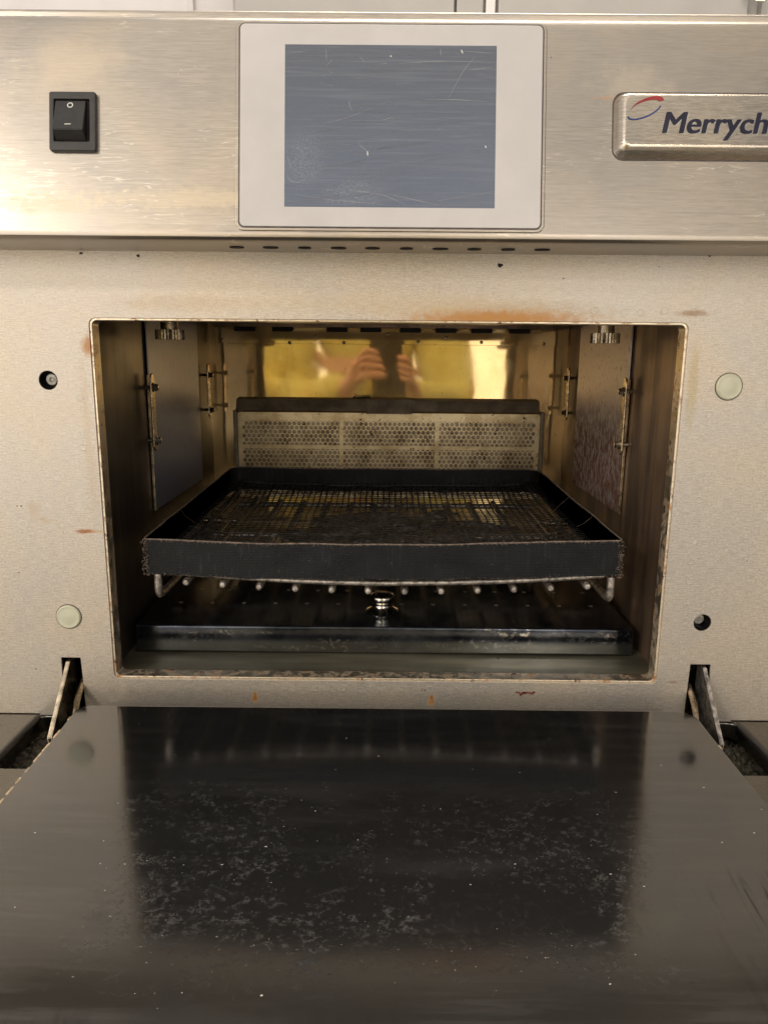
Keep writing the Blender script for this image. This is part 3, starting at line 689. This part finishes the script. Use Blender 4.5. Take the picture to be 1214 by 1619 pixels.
bmesh.ops.dissolve_limit(bm, angle_limit=.01, verts=bm.verts[:], edges=bm.edges[:])
for k in range(1, 30): bmesh.ops.bisect_plane(bm, geom=bm.verts[:] + bm.edges[:] + bm.faces[:], plane_co=(-.19 + .38 * k / 30, 0, 0), plane_no=(1, 0, 0))
for k in range(1, 24): bmesh.ops.bisect_plane(bm, geom=bm.verts[:] + bm.edges[:] + bm.faces[:], plane_co=(0, -.30 + .275 * k / 24, 0), plane_no=(0, 1, 0))
for v in bm.verts: v.co.z += -.015 + zdoor(v.co.x, v.co.y)
bmesh.ops.recalc_face_normals(bm, faces=bm.faces[:])
for e in bm.edges:
    if len(e.link_faces) == 2 and e.calc_face_angle(0) > math.radians(6): e.smooth = False
md_ = bpy.data.meshes.new('door_slab'); bm.to_mesh(md_); bm.free(); link('door_slab', md_, M_DOOR, door, True)
# worn bright chips along the door's side edges
for sx in (-1, 1):
    y = DY - .014
    while y > -.290:
        L = random.uniform(.002, .010)
        if random.random() < (.62 if sx < 0 else .35):
            zz = zdoor(.19, y)
            box('worn_edge', sx * .1899 - .0005, sx * .1899 + .0007, y - L, y, zz - .0016, zz - .0001, M_EDGE, door)
        y -= L + random.uniform(.001, .006)
box('hinge_strip', -.186, .186, -.0225, -.0050, -.034, -.0200, M_GASKET, door, .0008)
for sx in (-1, 1):
    bm = bmesh.new(); prof_ = [(.010, .0120), (.0015, .0098), (-.0325, -.0258), (-.030, -.040), (.012, -.040)]
    x0 = sx * .2065; A = [bm.verts.new((x0 - sx * .0012, y, z)) for y, z in prof_]; B = [bm.verts.new((x0 + sx * .0014, y, z)) for y, z in prof_]
    for i in range(5): j = (i + 1) % 5; bm.faces.new((A[i], A[j], B[j], B[i]))
    bm.faces.new(A); bm.faces.new(B[::-1]); bmesh.ops.bevel(bm, geom=bm.edges[:], offset=.0004, segments=2, affect='EDGES')
    from_bm('door_arm', bm, M_EDGE if sx < 0 else M_ROD, door, True)
    bm = bmesh.new(); add_tube(bm, [(sx * .1985, .004, -.004), (sx * .1975, -.010, -.0120), (sx * .1935, -.028, -.0225)], [.0016, .0020, .0012], 8)
    from_bm('inner_link', bm, M_TARN, door, True)
    bm = bmesh.new(); add_box(bm, sx * .194 - .001, sx * .194 + .001, .003, .03, -.045, .014); add_box(bm, sx * .213 - .001, sx * .213 + .001, .003, .03, -.045, .014); add_box(bm, min(sx * .194, sx * .213), max(sx * .194, sx * .213), .030, .032, -.045, .014)
    add_box(bm, min(sx * .194, sx * .213), max(sx * .194, sx * .213), .0016, .032, .0132, .0148)
    from_bm('hinge_pocket', bm, M_GASKET if sx < 0 else M_GUNK, door)
    for (yy, zz, rr) in ((.016, .004, .0022), (.020, -.012, .0016)): lathe('hinge_pin', (sx * .1952, yy, zz), (sx, 0, 0), [(0, rr), (.002, rr), (.003, rr * .6), (.003, 0)], M_CHROME, door, 12)

# ------------------------------------------------------------------ ledge under the plate with dirty recesses
zl = -.0267
loopsL = [[(-.30, -.30), (.30, -.30), (.30, .0), (-.30, .0)], rrect(-.2262, -.178, -.0645, -.0022, (.006, .002, .004, .008)), rrect(.178, .2288, -.0640, -.0022, (.008, .007, .002, .006))]
ledge = sheet('base_ledge', loopsL, .012, M_LEDGE, oven, (0, 0, zl - .006), (1, 0, 0), (0, 1, 0), bev=.0016, smooth=True)
for sx, (x0, x1) in ((-1, (-.232, -.172)), (1, (.172, .234))):
    bm = bmesh.new(); nx, ny = 40, 44
    gg = [[bm.verts.new((x0 + (x1 - x0) * i / nx, -.070 + .074 * j / ny, -.0435 + .0045 * abs(noise.noise(Vector((i * .33, j * .33, sx)))) + .003 * noise.noise(Vector((i * .8, j * .8, 5))) + (.004 if sx < 0 else .001) * (j / ny))) for i in range(nx + 1)] for j in range(ny + 1)]
    for j in range(ny):
        for i in range(nx): bm.faces.new((gg[j][i], gg[j][i + 1], gg[j + 1][i + 1], gg[j + 1][i]))
    from_bm('crumb_filled_recess', bm, M_GUNK, ledge, True)
    # raised dark bead at the outer side of the slot
    bx = -.2278 if sx < 0 else .2303
    bm = bmesh.new(); add_tube(bm, [(bx, -.0022, zl - .0022), (bx, -.02, zl - .0020), (bx, -.056, zl - .0020), (bx - sx * .002, -.064, zl - .0024)], [.0028, .0032, .0032, .0024], 12)
    from_bm('recess_edge_bead', bm, M_GASKET, ledge, True)
box('base_front', -.30, .30, -.30, -.298, -.12, zl - .012, M_LEDGE, oven)

# ------------------------------------------------------------------ lower tray
tray = tag(empty('cooking_tray', (0, .17, -.0015)), 'flat black steel tray with a small silver knob lying on the cavity floor', 'tray')
bm = bmesh.new(); add_box(bm, -.1772, .1747, .045, .305, -.0012, .0187, .0016, 3)
body = from_bm('tray_plate', bm, M_TRAY, tray, True)
lathe('lifting_knob', (-.0031, .0790, .0187), (0, 0, 1), [(0, 0), (0, .0118), (.0007, .0121), (.0014, .0114), (.0030, .0086), (.0044, .0074), (.0062, .0071), (.0078, .0078), (.0094, .0088), (.0118, .0089), (.0130, .0082), (.0137, .0066), (.0138, 0)], M_CHROME, tray, 32)
bmd = bmesh.new(); add_lathe(bmd, (0, 0, 0), (0, 0, 1), [(0, .0018), (.0004, .0014), (.0007, .0006), (.0007, 0)], 12)
dimp = from_bm('dimple', bmd, M_ROD, tray, True); k = 0
for yy, off in ((.094, 0), (.1265, .007), (.160, .0)):
    for i in range(14):
        if yy < .1 and abs(-.1578 + .0242 * i + .003) < .012: continue
        o = dimp if k == 0 else dimp.copy()
        if k: COL.objects.link(o)
        o.location = (-.1578 + off + .0242 * i * (1 if yy < .1 else .985), yy, .0187); k += 1
bm = bmesh.new(); add_box(bm, .150, .1505, .055, .075, .0187, .0189); 
bm.free()

# ------------------------------------------------------------------ wire rack
rack = tag(empty('wire_rack', (0, .16, .05)), 'blackened wire shelf whose bowed front rod carries the mesh basket', 'rack')
bm = bmesh.new(); pts = []
for i in range(33):
    u = i / 32; x = -.1400 + .2835 * u; z = .0644 - .0056 * math.sin(PI * u) ** .9 + (.0004 if u > .5 else 0)
    pts.append((x, .0205 + .003 * (2 * u - 1) ** 2, z))
add_tube(bm, pts, .0019, 10)
from_bm('front_rod', bm, M_ROD, rack, True)
def zrod(x): u = (x + .14) / .2835; return .0644 - .0056 * math.sin(PI * min(max(u, 0), 1)) ** .9
ks = 12
for i in range(ks):
    x = -.1321 + (.1318 + .1321) * i / (ks - 1); z = zrod(x) - .0050
    bm = bmesh.new(); add_lathe(bm, (x, .0175, z), (0, 1, 0), [(0, 0), (.0003, .0016), (.0012, .0024), (.0035, .0026)], 14)
    add_tube(bm, [(x, .021, z), (x, .16, z + .0005), (x, .295, z + .002)], .0024, 10); from_bm('long_rod', bm, M_ROD, rack, True)
for x in (-.1512, .1480):
    bm = bmesh.new()
    add_tube(bm, [(x, .022, .0640), (x, .0215, .0600), (x, .0215, .0520), (x, .0235, .0492), (x, .030, .0480), (x, .06, .0478), (x, .16, .0478), (x, .295, .0500)], .0026, 12)
    from_bm('side_rod', bm, M_ROD, rack, True)
bm = bmesh.new(); add_tube(bm, [(-.1512, .295, .0552), (.1480, .295, .0552)], .0026, 10)
add_tube(bm, [(-.1512, .18, .0515), (.1480, .18, .0515)], .0020, 10); from_bm('cross_rod', bm, M_ROD, rack, True)
for sx in (-1, 1):
    for yy in (.15, .27):
        bm = bmesh.new(); add_tube(bm, [(sx * X, yy, .0438), (sx * .146, yy, .0438)], .0028, 10); from_bm('rack_support_pin', bm, M_TARN, cav, True)

# ------------------------------------------------------------------ mesh basket
bas = tag(empty('mesh_basket', (0, .16, .066)), 'shallow black woven mesh basket with burnt residue resting on the wire rack', 'basket')
def rz(x, y):     # sag of the rim / floor
    u = x / .16; v = (y - .02) / .284
    return -.0030 * (1 - u * u) * (1 - .5 * v) + .0040 * v + .0012 * u * (1 - v) + .0009 * noise.noise(Vector((x * 22, y * 22, 11)))
def wall_bm(path, z0, z1, th=.0013, nz=6):
    bm = bmesh.new(); N = len(path); F = []
    for k in range(nz + 1):
        t = k / nz; F.append([])
        for i, (x, y) in enumerate(path):
            jit = .0009 * noise.noise(Vector((x * 45, y * 45, t * 1.5)))
            z = z0 + (z1 - z0) * t + rz(x, y) + (.0006 * noise.noise(Vector((x * 60, y * 60, 9 + (t > .5) * 5))) if t in (0, 1) else 0)
            # lean outward slightly towards the rim at the middle
            F[-1].append(bm.verts.new((x, y + jit, z)))
    for k in range(nz):
        for i in range(N - 1): bm.faces.new((F[k][i], F[k][i + 1], F[k + 1][i + 1], F[k + 1][i]))
    bmesh.ops.solidify(bm, geom=bm.faces[:], thickness=th); return bm
def seg(a, b, n): return [(a[0] + (b[0] - a[0]) * i / n, a[1] + (b[1] - a[1]) * i / n) for i in range(n + 1)]
BX0, BX1, BY0, BY1 = -.1585, .1530, .0185, .304
ZB, ZR = .0650, .0888
def bow(pts, amp): 
    out = []
    for i, (x, y) in enumerate(pts): out.append((x, y + amp * math.sin(PI * i / (len(pts) - 1))))
    return out
cr = .014; path = []
def arc_(cx_, cy_, a0): return [(cx_ + cr * math.cos(math.radians(a0 + 90 * k / 6)), cy_ + cr * math.sin(math.radians(a0 + 90 * k / 6))) for k in range(7)]
fr_ = .003
path += bow(seg((BX0 + fr_, BY0), (BX1 - fr_, BY0), 90), -.0022) + [(BX1 - .0008, BY0 + .0008)] + seg((BX1, BY0 + fr_), (BX1, BY1 - cr), 70) + arc_(BX1 - cr, BY1 - cr, 0)
path += seg((BX1 - cr - .003, BY1), (BX0 + cr + .003, BY1), 80) + arc_(BX0 + cr, BY1 - cr, 90) + seg((BX0, BY1 - cr - .003), (BX0, BY0 + fr_), 70) + [(BX0 + .0008, BY0 + .0008), (BX0 + fr_, BY0)]
from_bm('basket_wall', wall_bm(path, ZB + .0003, ZR), M_BASKET, bas, True)
bm = bmesh.new(); add_tube(bm, [(x_, y_ + .0009 * noise.noise(Vector((x_ * 45, y_ * 45, 1.5))), ZR + rz(x_, y_) + .0003) for x_, y_ in path], .00055, 6)
from_bm('rim_hem', bm, M_FRAY, bas, True)
# frayed cloth edge: thin fuzzy threads at rim and lower edge of the front wall and corners
bm = bmesh.new()
def fray(x, y, z, L, r=.00016):
    d = Vector((random.uniform(-1, 1), random.uniform(-1, .3), random.uniform(-.9, .9))).normalized() * L
    p = Vector((x, y, z)); add_tube(bm, [p, p + d * .5 + Vector((0, 0, random.uniform(-L, L) * .3)), p + d], [r, r, r * .5], 4, False)
for i in range(420):
    x = random.uniform(BX0, BX1); yb = BY0 - .0025 * math.sin(PI * (x - BX0) / (BX1 - BX0)); z = ZR + rz(x, BY0) if random.random() < .55 else ZB + .0005 + rz(x, BY0)
    fray(x, yb - .0004, z, random.uniform(.0006, .0020))
for cx_ in (BX0, BX1):
    for i in range(110): fray(cx_ + random.uniform(-.001, .003) * (1 if cx_ < 0 else -1), BY0 + random.uniform(-.0008, .001), random.uniform(ZB - .001, ZR + .0005) + rz(cx_, BY0), random.uniform(.0006, .0018), .00018)
    for i in range(160):
        y = random.uniform(BY0, BY1); fray(cx_, y, ZR + rz(cx_, y), random.uniform(.0005, .0014))
fr = from_bm('frayed_edge', bm, M_FRAY, bas)
# long loose threads on the right wall
bm = bmesh.new()
add_tube(bm, [(BX1 - .001, .16, .092), (BX1 - .008, .165, .083), (BX1 - .012, .18, .072)], .00014, 5); add_tube(bm, [(BX1 - .001, .09, .090), (BX1 - .006, .093, .084), (BX1 - .009, .10, .080)], .00014, 5)
add_tube(bm, [(BX0 + .002, .10, .091), (BX0 + .003, .11, .083), (BX0 + .008, .12, .075)], .00012, 5); from_bm('loose_thread', bm, M_FRAY, bas)
# open mesh floor
bm = bmesh.new(); pitch = .0046; zf = ZB + .0010
def burnt(x, y): 
    a = ((x - .002) / .090) ** 2 + ((y - .110) / .095) ** 2
    return a + .9 * noise.noise(Vector((x * 30, y * 30, 2)))
pitch = .0056
def floor_z(x, y):
    a = max(0, (y - .235) / .069); b = max(0, (abs(x + .003) - .125) / .031)
    return zf + rz(x, y) + .0085 * a ** 1.4 + .004 * b ** 1.5 + .0012 * noise.noise(Vector((x * 25, y * 25, 7)))
def add_ribbon(bm, pts, side, w, h):
    side = Vector(side); rows_ = []
    for p in pts:
        p = Vector(p); rows_.append([bm.verts.new(p + side * a * w / 2 + Vector((0, 0, b * h / 2))) for a, b in ((-1, -.4), (-.6, 1), (.6, 1), (1, -.4), (0, -1))])
    for A, B in zip(rows_, rows_[1:]):
        for i in range(5): j = (i + 1) % 5; bm.faces.new((A[i], A[j], B[j], B[i]))
x = BX0 + .004
while x < BX1 - .003:
    wv = .00155 * (1 + .6 * noise.noise(Vector((x * 90, 3, 1)))); pts = []
    for i in range(41): y = BY0 + (BY1 - BY0) * i / 40; pts.append((x + .0007 * noise.noise(Vector((x * 50, y * 40, 0))), y, floor_z(x, y)))
    add_ribbon(bm, pts, (1, 0, 0), wv, .0006); x += pitch
y = BY0 + .004
while y < BY1 - .003:
    wv = .00155 * (1 + .6 * noise.noise(Vector((y * 90, 8, 1)))); pts = []
    for i in range(41): x = BX0 + (BX1 - BX0) * i / 40; pts.append((x, y + .0007 * noise.noise(Vector((x * 40, y * 50, 4))), floor_z(x, y) + .0002))
    add_ribbon(bm, pts, (0, 1, 0), wv, .0006); y += pitch
from_bm('mesh_floor', bm, M_MESH, bas, True)
bm = bmesh.new(); x = BX0 + .004; h_ = pitch / 4
while x < BX1 - .006:
    y = BY0 + .004
    while y < BY1 - .006:
        if burnt(x, y) < 1.0:
            q = []
            ok = 5
            gr = [[None] * ok for _ in range(ok)]
            for a in range(ok):
                for b in range(ok):
                    X_, Y_ = x + a * h_, y + b * h_
                    gr[a][b] = bm.verts.new((X_, Y_, floor_z(X_, Y_) + .0003 + .0009 * noise.noise(Vector((X_ * 170, Y_ * 170, 3))) + .0006 * noise.noise(Vector((X_ * 500, Y_ * 500, 3)))))
            for a in range(ok - 1):
                for b in range(ok - 1): bm.faces.new((gr[a][b], gr[a + 1][b], gr[a + 1][b + 1], gr[a][b + 1]))
        y += pitch
    x += pitch
bmesh.ops.remove_doubles(bm, verts=bm.verts[:], dist=.0001)
def residue_mat():
    t = NT('burnt_on_residue'); p = t.pos(); n = t.noise(p, 240, 5, .75, .6); b = t.noise(p, 40, 3)
    col = t.mix(t.math('MULTIPLY', t.ramp(n, .52, .64), t.ramp(b, .45, .62)), (.012, .012, .013), (.34, .34, .36))
    return t.set(base=col, rough=t.ramp(n, .4, .7, .3, .6), normal=t.bump(n, .5, .001))
from_bm('burnt_residue', bm, residue_mat(), bas, True)
# stitched band / wire frame inside the basket corners
bm = bmesh.new()
add_tube(bm, [(BX1 - .012, y_, floor_z(BX1 - .012, y_) + .0006) for y_ in (.297, .27, .24, .20, .12, .05)], .0011, 8); add_tube(bm, [(BX0 + .012, y_, floor_z(BX0 + .012, y_) + .0006) for y_ in (.297, .27, .24, .20, .12, .05)], .0011, 8)
add_tube(bm, [(x_, .297, floor_z(x_, .297) + .0004) for x_ in [BX0 + .012 + (BX1 - BX0 - .024) * k / 12 for k in range(13)]], .0009, 8)
from_bm('floor_hem', bm, M_BASKET, bas, True)

# ------------------------------------------------------------------ photographer, seen only as a reflection in the cavity's back wall
M_SKIN = simple('skin', (.74, .43, .32), 0, .5, 30, .08); M_SHIRT = simple('yellow_jacket_cloth', (.72, .66, .22), 0, .8, 90, .15, .2)
M_STRIPE = simple('pinkish_streak_band', (.85, .52, .42), 0, .4, 50, .08); M_TROUS = simple('dark_trousers', (.03, .03, .04), 0, .8); M_HAIR = simple('brown_hair', (.05, .03, .02), 0, .6)
PX, PYY = -.05, -.86
person = tag(empty('person', (PX, PYY, -1.02)), 'person in yellow jacket holding up a phone, reflected in the golden oven back wall', 'person')
def skin(name, nodes, edges, mat, par, root=0, sub=1):
    me = bpy.data.meshes.new(name); me.from_pydata([n[0] for n in nodes], edges, []); me.update()
    o = bpy.data.objects.new(name, me); COL.objects.link(o)
    sk = o.modifiers.new('s', 'SKIN'); sk.use_smooth_shade = True; sk.branch_smoothing = .4
    if not me.skin_vertices: me.attributes
    for i, n in enumerate(nodes):
        r = n[1]; me.skin_vertices[0].data[i].radius = (r, r) if not isinstance(r, tuple) else r
        me.skin_vertices[0].data[i].use_root = (i == root)
    o.modifiers.new('d', 'SUBSURF').levels = sub
    bpy.context.view_layer.update(); dg = bpy.context.evaluated_depsgraph_get()
    m2 = bpy.data.meshes.new_from_object(o.evaluated_get(dg)); bpy.data.objects.remove(o)
    return link(name, m2, mat, par, True)
def body_nodes():
    N = []; E = []
    def add(p, r, link_to=None):
        N.append((Vector(p), r)); i = len(N) - 1
        if link_to is not None: E.append((link_to, i))
        return i
    pel = add((PX, PYY, -.14), .125); w_ = add((PX, PYY - .005, .02), .115, pel); c_ = add((PX, PYY, .19), .135, w_); n0 = add((PX, PYY + .01, .355), .075, c_)
    n1 = add((PX + .005, PYY + .03, .43), .048, n0); h0 = add((PX + .01, PYY + .07, .50), .066, n1); h1 = add((PX + .01, PYY + .075, .565), .078, h0); h2 = add((PX + .01, PYY + .06, .635), .066, h1)
    add((PX + .01, PYY + .150, .545), .012, h1)                        # nose
    for sx in (-1, 1):
        sh = add((PX + sx * .165, PYY + .005, .325), .062, n0); el = add((PX + sx * .225, PYY + .13, .085), .042, sh)
        wr = add((PX + .05 + sx * .068 - .012, -.535, .130), .026, el); pm = add((PX + .05 + sx * .055 - .006, -.490, .158), (.030, .018), wr)
        for k in range(4):
            b = add((pm and PX + .05 + sx * .050 - .004, -.478 , .150 + k * .0155), .0085, pm)
            q1 = add((PX + .05 + sx * (.046), -.454, .160 + k * .0160), .0080, b); q2 = add((PX + .05 + sx * .026, -.4430, .172 + k * .0145 - .010), .0075, q1)
            add((PX + .05 + sx * (.012 + .003 * abs(k - 1.5)), -.4455, .180 + k * .0120 - .012), .0062, q2)
        tb = add((PX + .05 + sx * .040, -.492, .176), .0095, pm); add((PX + .05 + sx * .020, -.480, .192), .0080, tb)
        hip = add((PX + sx * .085, PYY, -.22), .095, pel); kn = add((PX + sx * .10, PYY + .03, -.58), .060, hip); an = add((PX + sx * .11, PYY, -.95), .040, kn); add((PX + sx * .12, PYY + .14, -.985), .030, an)
    return N, E
bn, be = body_nodes(); skin('body', bn, be, M_SKIN, person)
def cloth(name, sel, extra, mat):
    idx = {i: k for k, i in enumerate(sel)}
    nn = [(bn[i][0], (bn[i][1] if not isinstance(bn[i][1], tuple) else bn[i][1][0]) + extra) for i in sel]
    skin(name, nn, [(idx[a], idx[b]) for a, b in be if a in idx and b in idx], mat, person)
arm = [i for i, n in enumerate(bn)]
# shoulders/elbows/wrists indices: body has 9 trunk nodes, then 24 nodes per side (shoulder, elbow, wrist, palm, 16 finger, 2 thumb, 4 leg -> hip knee ankle foot)
L0, R0_ = 9, 9 + 26
cloth('jacket', [0, 1, 2, 3, L0, L0 + 1, L0 + 2, R0_, R0_ + 1, R0_ + 2], .016, M_SHIRT)
cloth('trousers', [0, L0 + 22, L0 + 23, L0 + 24, R0_ + 22, R0_ + 23, R0_ + 24], .014, M_TROUS)
skin('hair', [(Vector((PX + .01, PYY + .035, .60)), .088), (Vector((PX + .01, PYY + .050, .645)), .070), (Vector((PX + .01, PYY + .02, .53)), .070)], [(2, 0), (0, 1)], M_HAIR, person)
bm = bmesh.new(); rr_ = []
for k in range(49):
    a = 2 * PI * k / 48; x_ = PX + .163 * math.cos(a); y_ = PYY + .163 * math.sin(a); rr_.append((x_, y_))
for (x0_, y0_), (x1_, y1_) in zip(rr_, rr_[1:]):
    bm.faces.new([bm.verts.new(c) for c in ((x0_, y0_, .160), (x1_, y1_, .160), (x1_, y1_, .195), (x0_, y0_, .195))])
bmesh.ops.remove_doubles(bm, verts=bm.verts[:], dist=1e-5); bmesh.ops.solidify(bm, geom=bm.faces[:], thickness=.003); from_bm('streak_band', bm, M_STRIPE, person)  # chest band added to give the reddish streak in the back-wall reflection
phone = tag(empty('mobile_phone', (0, -.456, .11)), 'dark phone held up in both hands, seen as a reflection in the oven back wall', 'phone')
box('phone_body', -.037, .037, -.4602, -.4522, .110, .256, M_GASKET, phone, .003)
